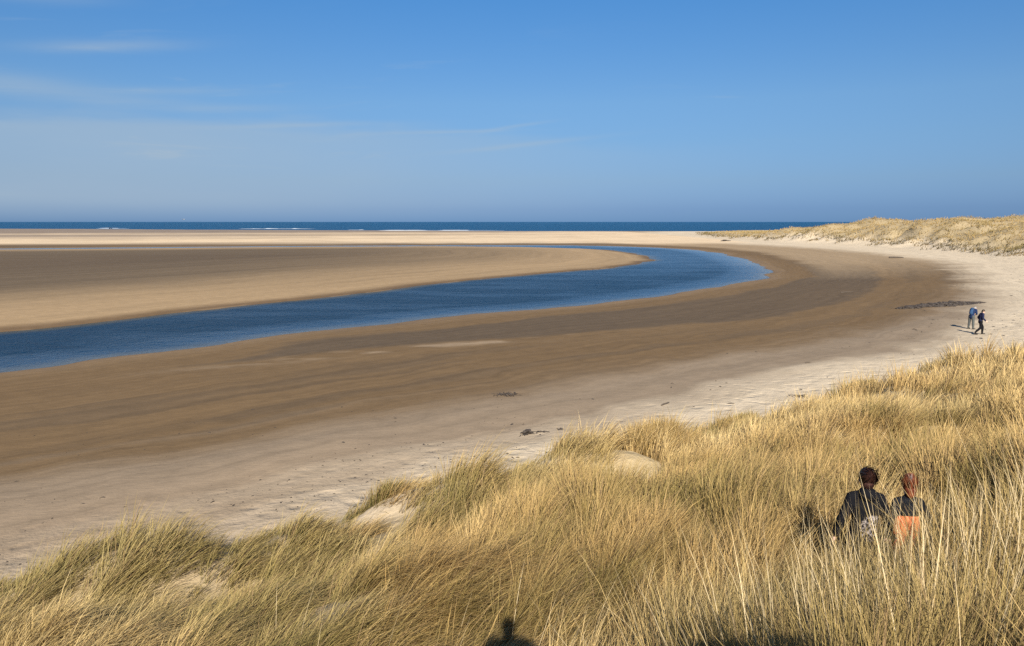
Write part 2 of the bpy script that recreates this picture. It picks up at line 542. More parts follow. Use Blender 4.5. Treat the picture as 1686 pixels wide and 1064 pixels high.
# ------------------------------------------------------------------ water
mwat, t, p = material('river_water')
pos = t.new('ShaderNodeNewGeometry').outputs['Position']
calm = t.attr('calm')
nz = t.noise(pos, .05, 3)
deep = t.mix(t.rng(t.attr('depth'), .02, .55), (.055, .052, .038), (.004, .021, .047))
t.l.new(deep, p.inputs['Base Color'])
p.inputs['IOR'].default_value = 1.33
gust = t.noise(t.vmath('MULTIPLY', pos, (.5, 1.6, 1.0)), .11, 5, .62, .5)
still = t.math('ADD', calm, t.math('MULTIPLY', t.math('SUBTRACT', gust, .5), 1.3), clamp=True)
t.l.new(t.math('MULTIPLY_ADD', still, -.14, .24), p.inputs['Roughness'])
t.l.new(t.math('MULTIPLY_ADD', still, .42, .03), p.inputs['Specular IOR Level'])
h1 = t.noise(t.vmath('MULTIPLY', pos, (1.0, 1.0, 1.0)), .55, 5, .62)
h2 = t.noise(t.vmath('MULTIPLY', pos, (1.2, .7, 1.0)), 2.2, 4, .6)
h3 = t.noise(pos, 7.0, 3, .6)
hh = t.math('ADD', t.math('MULTIPLY', h1, .55), t.math('ADD', t.math('MULTIPLY', h2, .28), t.math('MULTIPLY', h3, .07)))
amp = t.math('MULTIPLY', t.math('MULTIPLY_ADD', calm, -.88, 1.0), t.math('MULTIPLY_ADD', nz, 2.2, 1.3))
t.l.new(t.bump(hh, amp, .24), p.inputs['Normal'])

wx = np.array(geo(-600, -70, 20, 2) + geo(-70, 66, .8, .8))
wy = np.array(geo(-45, 140, .8, .8) + geo(140, 300, 1.2, 2))
WX, WY = np.meshgrid(wx, wy)
wsr, wdt, wins, _ = plan(WX, WY)
dn_, _ = line_dist(WX, WY, nb)
wz = height(WX, WY)
wi = np.arange(len(wx) * len(wy)).reshape(len(wy), len(wx))
wq = np.stack([wi[:-1, :-1], wi[:-1, 1:], wi[1:, 1:], wi[1:, :-1]], -1).reshape(-1, 4)
keep = (wsr.ravel()[wq] < 3.5).any(1)
wq = wq[keep]
used = np.unique(wq)
remap = np.full(wi.size, -1)
remap[used] = np.arange(len(used))
wv_ = np.stack([WX, WY, np.zeros_like(WX)], -1).reshape(-1, 3)[used]
wme = np_mesh('river', wv_, [remap[wq]], smooth=True)
cm = np.clip(1 - dn_ / (5.0 + WY * .02), 0, 1) ** .7 * .75 + .55 * sstep(WY, 80, 200) * (.5 + 1.0 * (fbm(WX * .08, WY * .03, 3, 91) - .3))
fattr(wme, 'calm', np.clip(cm, 0, 1).ravel()[used])
fattr(wme, 'depth', np.clip(-wz, 0, 2).ravel()[used])
link('river', wme, mwat, kind='structure', label='blue tidal river winding through the sand')

msea, t, p = material('sea_water')
pos = t.new('ShaderNodeNewGeometry').outputs['Position']
p.inputs['Base Color'].default_value = (.009, .058, .128, 1)
p.inputs['Roughness'].default_value = .32
p.inputs['IOR'].default_value = 1.33
p.inputs['Specular IOR Level'].default_value = .03
h1 = t.noise(t.vmath('MULTIPLY', pos, (.6, 1.0, 1.0)), .12, 5, .6)
h2 = t.noise(pos, .9, 4, .6)
t.l.new(t.bump(t.math('ADD', t.math('MULTIPLY', h1, 6.0), t.math('MULTIPLY', h2, 1.6)), 1.0, .7), p.inputs['Normal'])
sv_ = np.array([(-40000, 590, 0), (40000, 590, 0), (40000, 45000, 0), (-40000, 45000, 0)], float)
link('sea', np_mesh('sea', sv_, [np.array([[0, 1, 2, 3]])]), msea, kind='structure', label='deep blue open sea along the horizon')

mfoam, t, p = material('foam')
pos = t.new('ShaderNodeNewGeometry').outputs['Position']
t.l.new(t.mix(t.noise(pos, .8, 4), (.45, .50, .54), (.66, .69, .70)), p.inputs['Base Color'])
p.inputs['Roughness'].default_value = .8


def wave(x0, x1, y, h, label):
    n = 60
    u = np.linspace(0, 1, n)
    x = x0 + (x1 - x0) * u
    yy = y + (fbm(x * .03, x * 0 + y, 3, 71) - .5) * 9
    hh = h * np.clip(np.minimum(u, 1 - u) * 9, .05, 1) * (.35 + 1.2 * sstep(fbm(x * .06, x * 0 + y, 4, 72), .38, .7))
    prof = [(-3.2, -.1), (-1.9, .35), (-1.0, .8), (-.2, 1.0), (.8, .72), (2.4, -.1)]
    V = np.stack([np.stack([x, yy + a * (1 + .5 * h), hh * b], -1) for a, b in prof], 1).reshape(-1, 3)
    m = len(prof)
    F = np.array([[i * m + j, (i + 1) * m + j, (i + 1) * m + j + 1, i * m + j + 1] for i in range(n - 1) for j in range(m - 1)])
    link('breaking_wave', np_mesh('breaking_wave', V, [F], smooth=True), mfoam, label=label, category='wave', group='breaking waves along the far shore')


wave(-342, -247, 935, .5, 'long white breaking wave left of the middle of the far shore')
wave(-178, -160, 805, .35, 'very short white breaker between two longer foam lines')
wave(-137, -8, 752, .28, 'longest thin white breaker below the middle of the sea horizon')
wave(-548, -505, 985, .35, 'short white breaker at the far left beside the dark rock')
wave(190, 255, 700, .3, 'faint white breaker nearest the tip of the far dunes')


# ------------------------------------------------------------------ marram grass
mgrass, t, p = material('dry_grass')
gc = t.attr('Col', 'Color')
t.l.new(gc, p.inputs['Base Color'])
p.inputs['Roughness'].default_value = .62
p.inputs['Specular IOR Level'].default_value = .25
tr = t.new('ShaderNodeBsdfTranslucent')
t.l.new(gc, tr.inputs[0])
ms = t.new('ShaderNodeMixShader')
ms.inputs[0].default_value = .28
t.l.new(p.outputs[0], ms.inputs[1])
t.l.new(tr.outputs[0], ms.inputs[2])
t.l.new(ms.outputs[0], mgrass.node_tree.nodes['Material Output'].inputs[0])

STRAW = np.array((.60, .425, .175))
PALES = np.array((.68, .54, .29))
OCHRE = np.array((.38, .245, .088))
OLIVE = np.array((.180, .140, .042))
GREEN = np.array((.105, .108, .034))
DEAD = np.array((.19, .125, .058))


def blade_mesh(name, root, L, th0, kap, az_, width, cb, cm, ct, seg=3):
    """curved tapering leaves: th0 = lean from the vertical at the root, kap = extra lean at the tip"""
    n = len(root)
    dirx, diry = np.cos(az_), np.sin(az_)
    wa = az_ + np.pi / 2 + rng.normal(0, .7, n)
    wxv, wyv = np.cos(wa), np.sin(wa)
    p = root.copy()
    lv = [p.copy()]
    for i in range(seg):
        th = th0 + kap * ((i + .5) / seg) ** 1.3
        st = (L / seg)
        p = p + np.stack([np.sin(th) * dirx * st, np.sin(th) * diry * st, np.cos(th) * st], -1)
        lv.append(p.copy())
    V, C = [], []
    for i in range(seg):
        ww = (width * .5 * (1, .92, .72, .5)[i])[:, None] * np.stack([wxv, wyv, np.zeros(n)], -1)
        V += [lv[i] - ww, lv[i] + ww]
        f = i / seg
        cc = mixc(cb, cm, np.full(n, min(1, f * 2))) if f < .5 else mixc(cm, ct, np.full(n, f * 2 - 1))
        C += [cc, cc]
    V.append(lv[seg])
    C.append(ct)
    k = 2 * seg + 1
    V = np.stack(V, 1).reshape(-1, 3)
    C = np.stack(C, 1).reshape(-1, 3)
    b = (np.arange(n) * k)[:, None]
    F = []
    for i in range(seg - 1):
        F.append(b + np.array([[2 * i, 2 * i + 1, 2 * i + 3, 2 * i + 2]]))
    tri = b + np.array([[2 * seg - 2, 2 * seg - 1, 2 * seg]])
    return np_mesh(name, V, F + [tri], C)


# bare sand between the clumps near the dune foot: centre, radii, rotation
BARE = [(-2.65, 14.9, .38, 1.5, -.10), (-5.75, 13.9, .16, .40, .3), (3.05, 17.8, .95, 1.9, -.17), (-3.9, 15.7, .9, .28, .35)]
# stands of their own kind: centre, radii, rotation, greenness, height factor
STANDS = [(2.6, 15.2, 1.3, 1.3, .2, .05, .40), (3.35, 8.9, .6, .7, 0, .3, 1.35), (-7.2, 12.7, 2.3, 1.7, .35, .85, 1.25), (-4.7, 13.9, 1.0, 1.1, .3, .80, 1.15), (-1.5, 15.4, 1.1, 1.5, .3, .95, 1.15), (-.3, 16.0, 1.0, 1.2, .3, .60, 1.05),
          (1.6, 18.3, 1.4, 1.3, .5, .50, 1.1), (3.0, 12.6, 1.1, .6, .2, .92, .9), (.2, 11.3, 1.2, .6, .2, .85, .85), (-3.2, 8.2, 1.0, .55, .2, 1.0, .75), (-1.6, 6.8, .9, .4, .2, .95, .75), (1.2, 9.2, .9, .45, .3, .8, .85), (-5.5, 10.2, 1.1, .5, .2, .85, .85),
          (6.6, 13.2, 1.1, .7, .4, .9, .95), (10.5, 17.5, 1.4, .7, .4, .9, .95), (13.5, 21.0, 1.6, .8, .5, .85, .95), (8.3, 11.5, .9, .5, .4, .85, .95), (2.3, 4.4, 1.2, .7, 0, .55, 1.1), (3.4, 6.2, 1.3, .8, 0, .45, 1.3), (6.0, 9.2, .7, .5, .4, .85, .95),
          (9.0, 26.0, 1.6, .6, .75, .55, .9), (17.5, 31.5, 2.4, .9, .5, .6, .9), (24, 36.5, 3.0, 1.0, .6, .55, .9), (-9.2, 9.5, 1.5, 1.2, .3, .7, 1.1)]


def tussock_cells(x, y, cell=.95):
    """offset from the nearest tussock centre (jittered lattice) and a random number per tussock"""
    ix, iy = np.floor(x / cell), np.floor(y / cell)
    best = np.full(x.shape, 1e9)
    ox_, oy_, hh = np.zeros(x.shape), np.zeros(x.shape), np.zeros(x.shape)
    for di in (-1, 0, 1):
        for dj in (-1, 0, 1):
            cx = (ix + di + .15 + .7 * _hash(ix + di, iy + dj, 501)) * cell
            cy = (iy + dj + .15 + .7 * _hash(ix + di, iy + dj, 502)) * cell
            d = np.hypot(x - cx, y - cy)
            up = d < best
            best = np.where(up, d, best)
            ox_, oy_ = np.where(up, x - cx, ox_), np.where(up, y - cy, oy_)
            hh = np.where(up, _hash(ix + di, iy + dj, 503), hh)
    return ox_, oy_, best, hh


def grass_tufts(n_try, dmin, dmax, power, a0=-47, a1=47):
    """roots of tufts, thinner with distance, over the near dune"""
    u = rng.random(n_try)
    e = 2 - power
    D = (dmin ** e + u * (dmax ** e - dmin ** e)) ** (1 / e)
    A = rng.uniform(R(a0), R(a1), n_try)
    x, y = D * np.sin(A), D * np.cos(A)
    z, sr, dt, tt, bk, ins, sh = height(x, y, True)
    cov = sstep(dt + (fbm(x * .35, y * .35, 3, 101) - .5) * (1.6 + 2.6 * sstep(x, -1, 4)), .1, 1.5)
    cov = cov * (1 - .9 * (1 - sstep(fbm(x * .45, y * .45, 3, 111), .20, .28)) * sstep(x, -2, 2) * (1 - sstep(x, 5, 8)) * sstep(y, 11, 15))
    _, _, tr_, th_ = tussock_cells(x, y)
    cov = cov * (1 - (.45 + .35 * th_) * sstep(tr_, .30, .58))
    for bx in BARE:
        cov = np.where(sdot(x, y, *bx) < 1 + (fbm(x * 2, y * 2, 2, 7) - .5), cov * .03, cov)
    ok = rng.random(n_try) < cov
    return x[ok], y[ok], z[ok], dt[ok], D[ok]


def make_blades(name, x, y, z, dt, D, per, seed, hscale=1.0, wscale=1.0, stiff=0.0, tone=None):
    n = len(x)
    m = n * per
    ti = np.repeat(np.arange(n), per)
    hN = fbm(x * .30, y * .30, 3, 121)
    cN = fbm(x * .26 + 3, y * .26, 4, 131)
    gN = fbm(x * .55, y * .55, 3, 141)
    aN = fbm(x * .16, y * .16, 2, 151)
    edge = 1 - sstep(dt, 0.5, 4.0)
    th = (0.48 + .80 * hN) * rng.uniform(.7, 1.2, n) * hscale * (1 - .25 * edge)
    # wind lean: strong to the right on the left side of the slope, nearly upright on the right
    az_pos = np.arctan2(x, y)
    lean = .95 - .70 * sstep(az_pos, -.30, .52) + (aN - .5) * .9
    ldir = .30 + (fbm(x * .22, y * .22, 3, 171) - .5) * 2.6
    lean = np.clip(lean, .05, 1.3)
    lean *= (1 - stiff)
    tox, toy, tr_, tk_ = tussock_cells(x, y)
    if tone is None:
        th = th * (1.12 - .55 * sstep(tr_, .15, .65)) * (.82 + .36 * tk_)
    green = sstep(gN * .45 + .15 * ((tk_ * 7.3) % 1.0) + cN * .4 + edge * .10 + (rng.random(n) - .5) * .16, .50, .66)
    olive_side = sstep(-x - .12 * y, 1.0, 6.0) * .35
    green = np.clip(green * .75 + olive_side * .6, 0, 1)
    if tone is None:
        for cx, cy, ra, rb, ro, gr, hf_ in STANDS:
            wz = np.exp(-sdot(x, y, cx, cy, ra, rb, ro) ** 2) * (.6 + .4 * sstep(cN, .3, .6))
            green = green * (1 - wz) + gr * wz
            th = th * (1 + (hf_ - 1) * wz)
    if tone is not None:
        green = np.clip(green * 0 + tone + rng.normal(0, .12, n), 0, 1)
    f1 = rng.random(n)
    och = sstep(fbm(x * .2, y * .2, 3, 161) + (f1 - .5) * .2 + (((tk_ * 13.7) % 1.0) - .5) * .35, .40, .62)
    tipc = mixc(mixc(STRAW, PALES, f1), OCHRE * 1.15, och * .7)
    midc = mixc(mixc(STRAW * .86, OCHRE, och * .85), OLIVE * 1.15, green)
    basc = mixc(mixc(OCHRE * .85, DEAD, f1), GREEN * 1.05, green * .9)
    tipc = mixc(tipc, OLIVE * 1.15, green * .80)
    # blades
    r = np.abs(rng.normal(0, .085, m)) * (1 + .02 * D[ti]) * wscale
    a = rng.uniform(0, 2 * np.pi, m)
    rx_, ry_ = x[ti] + r * np.cos(a), y[ti] + r * np.sin(a)
    rz_ = z[ti] - .03
    L = th[ti] * rng.uniform(.55, 1.12, m)
    spread = rng.normal(.16, .12, m) + r * 1.3
    fan = (1.0 if tone is None else 0.0) * np.clip(tr_, 0, .7)[ti] * .85 / np.maximum(tr_[ti], 1e-3)
    vx = fan * tox[ti] + np.cos(ldir[ti]) * lean[ti] + np.cos(a) * spread + rng.normal(0, .17, m)
    vy = fan * toy[ti] + np.sin(ldir[ti]) * lean[ti] + np.sin(a) * spread + rng.normal(0, .17, m)
    mag = np.hypot(vx, vy)
    azb = np.arctan2(vy, vx)
    th0 = np.clip(mag * .55, 0, 1.0)
    kap = np.clip(mag * .9 + rng.gamma(2.0, .11, m) * (1 - .5 * stiff), 0, 1.9)
    wd = (.0030 + .00055 * D[ti]) * rng.uniform(.7, 1.35, m)
    j = rng.normal(1, .16, m)[:, None].clip(.55, 1.5)
    dead = (rng.random(m) < .14)[:, None]
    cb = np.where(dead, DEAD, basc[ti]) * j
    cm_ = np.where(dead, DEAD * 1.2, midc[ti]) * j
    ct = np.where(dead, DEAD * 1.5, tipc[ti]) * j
    root = np.stack([rx_, ry_, rz_], -1)
    return blade_mesh(name, root, L, th0, kap, azb, wd, cb.clip(0, .8), cm_.clip(0, .8), ct.clip(0, .85))


PEOPLE_AT = [(4.02, 8.05), (4.56, 8.15)]
x, y, z, dt, D = grass_tufts(29000, 2.3, 62, 1.55)
more = grass_tufts(9000, 8.5, 26, 1.0)
x, y, z, dt, D = (np.concatenate(q) for q in zip((x, y, z, dt, D), more))
far_ok = np.ones(len(x), bool)
for (qx, qy) in PEOPLE_AT:
    far_ok &= np.hypot(x - qx, (y - qy)) > .22
x, y, z, dt, D = x[far_ok], y[far_ok], z[far_ok], dt[far_ok], D[far_ok]
print('tufts', len(x))
link('dune_grass', make_blades('dune_grass', x, y, z, dt, D, 20, 1), mgrass, kind='stuff', label='dry golden marram grass covering the near dune slope')

# the slope to either side of the view
sides = [grass_tufts(3800, 2.4, 60, 1.4, 47, 88), grass_tufts(1400, 3.0, 30, 1.4, -80, -47)]
x, y, z, dt, D = (np.concatenate(q) for q in zip(*sides))
link('dune_grass', make_blades('dune_grass', x, y, z, dt, D, 13, 4, 1.0, 1.8), mgrass, kind='stuff', label='dry marram grass on the slope beside the view')

# far dunes: grass on the ridge, rougher tufts because they stand 120 m to 400 m away
nf = 380000
y = 40 + 470 * rng.random(nf) ** 1.5
x = 45 + rng.random(nf) * (75 + .30 * y + 40)
ok = (x < y * .9 + 45)
x, y = x[ok], y[ok]
z, sr, dt, tt, bk, ins, sh = height(x, y, True)
g0 = fbm(x * .12, y * .10, 4, 201)
rid = np.interp(y, RID_Y, RID_H)
fx, fy, fr, fk = tussock_cells(x, y, 5.5)
fx2, fy2, fr2, fk2 = tussock_cells(x, y, 2.2)
cover = sstep(dt + (g0 - .5) * 12 + (fk - .5) * 5 - fr * .9, 1.5 - 1.0 * (rid < 4), 3.5) * (.35 + .65 * sstep(rid, 2, 5)) * (1 - .55 * sstep(fr2, .8, 1.5))
ok = (rng.random(len(x)) < cover) & (dt < 60) & (np.sqrt(x * x + y * y) > 60)
x, y, z, dt, g0, fr, fk, fr2, fk2 = (q[ok] for q in (x, y, z, dt, g0, fr, fk, fr2, fk2))
n = len(x)
print('far blades', n)
gn = fbm(x * .10, y * .10, 4, 211)
f1 = rng.random(n)
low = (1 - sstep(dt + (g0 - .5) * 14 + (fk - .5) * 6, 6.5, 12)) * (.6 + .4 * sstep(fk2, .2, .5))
grn = np.clip(sstep(gn * .6 + fk2 * .4 + (f1 - .5) * .2, .48, .70) * .65 + low * sstep(gn + (f1 - .5) * .3, .36, .5), 0, 1)
L = rng.uniform(.5, 1.0, n) * (.55 + .5 * g0 + .35 * fk2) * (1.2 - .5 * sstep(fr2, .4, 1.4)) * (1 + .35 * low)
ct = mixc(mixc(STRAW * .60, PALES * .56, f1), OLIVE * 1.7, grn * .7)
cm_ = mixc(STRAW * .58, OLIVE * .85, grn)
dk = np.clip(low * 1.3 * sstep(fk + (f1 - .5) * .3, .10, .4), 0, 1)  # dark lower-edge clumps: shade under the overhang painted into their olive colour
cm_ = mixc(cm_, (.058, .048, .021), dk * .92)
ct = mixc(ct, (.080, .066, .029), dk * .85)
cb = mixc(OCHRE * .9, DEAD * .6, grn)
az_f = .4 + rng.normal(0, .9, n)
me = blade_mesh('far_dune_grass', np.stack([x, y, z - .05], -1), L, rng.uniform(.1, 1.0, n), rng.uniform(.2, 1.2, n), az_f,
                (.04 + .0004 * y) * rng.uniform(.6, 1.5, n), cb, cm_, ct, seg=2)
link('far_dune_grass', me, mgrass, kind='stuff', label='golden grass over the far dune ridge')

# ------------------------------------------------------------------ people
def uv_ball(c, r, rot=None, nu=14, nv=9):
    """ellipsoid: centre, radii (3), optional 3x3 rotation"""
    u = np.linspace(0, 2 * np.pi, nu, endpoint=False)
    v = np.linspace(0, np.pi, nv)[1:-1]
    P = [[0, 0, 1.0]]
    for b in v:
        for a in u:
            P.append([math.sin(b) * math.cos(a), math.sin(b) * math.sin(a), math.cos(b)])
    P.append([0, 0, -1.0])
    P = np.array(P) * np.asarray(r)
    if rot is not None:
        P = P @ np.asarray(rot).T
    P = P + np.asarray(c)
    F = []
    m = len(v)
    for j in range(nu):
        k = (j + 1) % nu
        F.append((0, 1 + j, 1 + k))
        for i in range(m - 1):
            F.append((1 + i * nu + j, 1 + (i + 1) * nu + j, 1 + (i + 1) * nu + k, 1 + i * nu + k))
        F.append((1 + (m - 1) * nu + j, len(P) - 1, 1 + (m - 1) * nu + k))
    return P, F


def rot_to(d, side=None):
    d = np.asarray(d, float)
    d = d / np.linalg.norm(d)
    s = np.array([1.0, 0, 0]) if side is None else np.asarray(side, float)
    s = s - d * (s @ d)
    if np.linalg.norm(s) < 1e-4:
        s = np.array([0, 1.0, 0]) - d * d[1]
    s /= np.linalg.norm(s)
    return np.stack([s, np.cross(d, s), d], 1)


def limb(a, b, r0, r1, flat=1.0, side=None, n=12, rings=7):
    """tapered closed limb from a to b, flat = depth/width of its section"""
    a, b = np.asarray(a, float), np.asarray(b, float)
    M = rot_to(b - a, side)
    L = np.linalg.norm(b - a)
    prof = [(-r0 * .85, .45 * r0), (-r0 * .45, .85 * r0)] + [(L * i / (rings - 1), r0 + (r1 - r0) * i / (rings - 1)) for i in range(rings)] + [(L + r1 * .45, .85 * r1), (L + r1 * .85, .45 * r1)]
    P, F = [], []
    P.append(a + M[:, 2] * (-r0))
    for h, r in prof:
        for j in range(n):
            t_ = 2 * math.pi * j / n
            P.append(a + M[:, 0] * r * math.cos(t_) + M[:, 1] * r * flat * math.sin(t_) + M[:, 2] * h)
    P.append(b + M[:, 2] * r1)
    m = len(prof)
    for j in range(n):
        k = (j + 1) % n
        F.append((0, 1 + k, 1 + j))
        for i in range(m - 1):
            F.append((1 + i * n + j, 1 + i * n + k, 1 + (i + 1) * n + k, 1 + (i + 1) * n + j))
        F.append((1 + (m - 1) * n + j, 1 + (m - 1) * n + k, len(P) - 1))
    return np.array(P), F


def fuse(name, parts, voxel=.012, smooth_it=4, keep=.42):
    """one continuous skin over overlapping volumes"""
    V, F, o = [], [], 0
    for p_, f_ in parts:
        V.append(p_)
        F += [tuple(i + o for i in q) for q in f_]
        o += len(p_)
    me = bpy.data.meshes.new(name)
    me.from_pydata(np.vstack(V).tolist(), [], F)
    tmp = bpy.data.objects.new('fuse', me)
    col.objects.link(tmp)
    m = tmp.modifiers.new('r', 'REMESH')
    m.mode = 'VOXEL'
    m.voxel_size = voxel
    m.use_smooth_shade = True
    m2 = tmp.modifiers.new('s', 'SMOOTH')
    m2.factor = .5
    m2.iterations = smooth_it
    m3 = tmp.modifiers.new('d', 'DECIMATE')
    m3.ratio = keep
    dg = bpy.context.evaluated_depsgraph_get()
    out = bpy.data.meshes.new_from_object(tmp.evaluated_get(dg))
    out.name = name
    bpy.data.objects.remove(tmp)
    bpy.data.meshes.remove(me)
    return out


def cloth(name, rgb, rough=.85, vary=.25, scale=18):
    m, t, p = material(name)
    tcn = t.new('ShaderNodeTexCoord').outputs['Object']
    nn = t.noise(tcn, scale, 5, .65)
    t.l.new(t.mix(1.0, rgb, t.ramp(nn, [(.2, 1 - vary), (.5, 1.0), (.8, 1 + vary)]), 'MULTIPLY'), p.inputs['Base Color'])
    p.inputs['Roughness'].default_value = rough
    p.inputs['Specular IOR Level'].default_value = .06
    wr = t.noise(t.vmath('MULTIPLY', tcn, (1, 1, .6)), 9, 3, .5, 1.0)
    t.l.new(t.bump(wr, .7, .03), p.inputs['Normal'])
    return m


def hair_mat(name, rgb, rgb2):
    m, t, p = material(name)
    tcn = t.new('ShaderNodeTexCoord').outputs['Object']
    st = t.noise(t.vmath('MULTIPLY', tcn, (1, 1, .12)), 130, 3, .7, .4)
    big = t.noise(tcn, 14, 3, .6)
    t.l.new(t.mix(t.rng(t.math('ADD', st, t.math('MULTIPLY', t.math('SUBTRACT', big, .5), .6)), .35, .7), rgb, rgb2), p.inputs['Base Color'])
    p.inputs['Roughness'].default_value = .55
    p.inputs['Specular IOR Level'].default_value = .2
    t.l.new(t.bump(t.math('ADD', st, t.math('MULTIPLY', big, .8)), .6, .008), p.inputs['Normal'])
    return m


mstrand, t, p = material('hair_strand')
t.l.new(t.attr('Col', 'Color'), p.inputs['Base Color'])
p.inputs['Roughness'].default_value = .45
mskin = cloth('skin', (.62, .40, .30), .55, .08)
meye = cloth('eye', (.05, .04, .035), .2, .05)


def mirror_side(J, s):
    return {k: J[k + s] for k in ('shoulder', 'elbow', 'wrist', 'hip', 'knee', 'ankle', 'toe')}


def hand_parts(wrist, fore, curl, s, k):
    """palm, four unequal curled fingers and a thumb leaving the side of the palm"""
    d = np.asarray(fore, float)
    d /= np.linalg.norm(d)
    pn = np.array([s * 1.0, 0, 0])               # back of the hand faces outwards
    pn = pn - d * (pn @ d)
    pn /= np.linalg.norm(pn)
    sd = np.cross(pn, d) * s                     # towards the thumb (forwards)
    if sd[1] < 0:
        sd = -sd
    w = np.asarray(wrist)
    parts = [limb(w, w + d * .045 * k, .024 * k, .036 * k, .55, sd), limb(w + d * .04 * k, w + d * .085 * k, .038 * k, .038 * k, .45, sd)]
    for q, (o, ln) in enumerate(((.030, .070), (.011, .080), (-.009, .074), (-.028, .058))):
        p0 = w + d * .085 * k + sd * o * k
        cur = d.copy()
        for g in range(3):
            ang = curl * (g + .6) / 3
            cur2 = cur * math.cos(ang) - pn * math.sin(ang)
            p1 = p0 + cur2 * ln * k * (.45, .32, .23)[g]
            parts.append(limb(p0, p1, .0095 * k * (1, .92, .85)[g], .0095 * k * (.92, .85, .75)[g], 1, None, 8, 3))
            p0, cur = p1, cur2
    p0 = w + d * .025 * k + sd * .026 * k
    p1 = p0 + (d * .6 + sd * .8) * .035 * k
    p2 = p1 + (d * .92 + sd * .15 - pn * .3) * .032 * k
    parts += [limb(p0, p1, .014 * k, .0115 * k, 1, None, 8, 3), limb(p1, p2, .0112 * k, .009 * k, 1, None, 8, 3)]
    return parts


def person(label, loc, rz, J, k, hair, clothes, group=None, build=1.0, voxel=.011):
    """J: joints in metres for a 1.70 m adult, scaled by k. clothes: dict of materials."""
    J = {n: np.asarray(v, float) * k for n, v in J.items()}
    root = empty('person', loc, rz, label=label, category='person', **({'group': group} if group else {}))
    b = build * k
    pel, chest, neck, head = J['pelvis'], J['chest'], J['neck'], J['head']
    across = np.array([1.0, 0, 0])
    hd = head - neck
    hd = hd / np.linalg.norm(hd)
    face = J.get('face', np.array([0, 1.0, 0]))
    face = face - hd * (face @ hd)
    face /= np.linalg.norm(face)
    HR = np.stack([np.cross(face, hd), face, hd], 1)

    def h3(x_, y_, z_):
        return head + HR @ (np.array([x_, y_, z_]) * k)

    torso = lambda e: [limb(pel, pel * .45 + chest * .55, (.150 + e) * b, (.132 + e) * b, .66, across), limb(pel * .5 + chest * .5, chest, (.135 + e) * b, (.158 + e) * b, .66, across),
                       limb(chest, chest * .3 + neck * .7, (.158 + e) * b, (.085 + e) * b, .66, across)]

    def arm(s, e, to=1.0):
        a, m_, w_ = J['shoulder' + s], J['elbow' + s], J['wrist' + s]
        w2 = m_ + (w_ - m_) * to
        sh = chest * .35 + neck * .65
        return [limb(sh * .5 + a * .5, a, (.062 + e) * b, (.056 + e) * b), limb(a, m_, (.052 + e) * b, (.041 + e) * b), limb(m_, w2, (.041 + e) * b, (.029 + e) * b)]

    def leg(s, e, to=1.0):
        h_, k_, a_ = J['hip' + s], J['knee' + s], J['ankle' + s]
        a2 = k_ + (a_ - k_) * to
        return [limb(h_, k_, (.088 + e) * b, (.058 + e) * b), limb(k_, k_ * .62 + a2 * .38, (.056 + e) * b, (.055 + e) * b), limb(k_ * .62 + a2 * .38, a2, (.055 + e) * b, (.036 + e) * b)]

    def foot(s, e):
        a_, t_ = J['ankle' + s], J['toe' + s]
        heel = a_ + (a_ - t_) * .22
        heel[2] = t_[2] + .01 * k
        return [limb(a_, heel * .6 + t_ * .4, (.036 + e) * k, (.036 + e) * k), limb(heel, t_, (.036 + e) * k, (.038 + e) * k, .8)]

    body = torso(0) + arm('l', 0) + arm('r', 0) + leg('l', 0) + leg('r', 0) + foot('l', 0) + foot('r', 0)
    body += [limb(chest * .25 + neck * .75, head - hd * .05 * k, .056 * k, .050 * k)]
    body += [uv_ball(h3(0, -.012, .022), np.array([.074, .094, .098]) * k, HR), uv_ball(h3(0, .030, -.045), np.array([.056, .062, .070]) * k, HR),
             limb(h3(0, .088, .012), h3(0, .108, -.024), .009 * k, .015 * k, 1, None, 8, 3), uv_ball(h3(0, .076, -.088), np.array([.026, .018, .018]) * k, HR),
             uv_ball(h3(0, .086, -.056), np.array([.024, .010, .008]) * k, HR)]
    for s in (-1, 1):
        body += [uv_ball(h3(s * .077, -.008, -.006), np.array([.010, .020, .032]) * k, HR), uv_ball(h3(s * .034, .070, .020), np.array([.022, .016, .008]) * k, HR)]
    for nm, s in (('l', -1), ('r', 1)):
        body += hand_parts(J['wrist' + nm], J['wrist' + nm] - J['elbow' + nm], J.get('curl', np.array(.6 * k)) / k, s, k)
    link('body', fuse('body', body, .0085 * k, 2), mskin, root)
    for s in (-1, 1):
        P, F = uv_ball(h3(s * .034, .083, .008), np.array([.012, .010, .008]) * k, HR, 10, 7)
        me = bpy.data.meshes.new('eye')
        me.from_pydata(P.tolist(), [], F)
        link('eye', me, meye, root)
    # clothing
    if 'jacket' in clothes:
        link('jacket', fuse('jacket', torso(.020) + arm('l', .018, .96) + arm('r', .018, .96) + [limb(pel + (pel - chest) * .12, pel, .165 * b, .168 * b, .68, across)]
                            + [limb(neck * .75 + chest * .25, neck, .085 * k, .066 * k)] + clothes.get('extra', lambda *q: [])(J, k, b), voxel), clothes['jacket'], root)
    if 'trousers' in clothes:
        link('trousers', fuse('trousers', [limb(pel + (chest - pel) * .05, pel + (pel - chest) * .10, .160 * b, .158 * b, .68, across)] + leg('l', .018, .97) + leg('r', .018, .97), voxel), clothes['trousers'], root)
    for s in ('l', 'r'):
        link('shoe', fuse('shoe', foot(s, .012), .009, 2), clothes['shoes'], root)
    hp = [uv_ball(h3(0, -.022, .034), np.array([.086, .098, .100]) * k, HR), uv_ball(h3(0, -.052, -.03), np.array([.074, .064, .082]) * k, HR)]
    for (q, r_) in clothes.get('bun', []):
        hp.append(uv_ball(h3(*q), np.array(r_) * k, HR))
    ho = link('hair', fuse('hair', hp, .009, 2), hair, root)
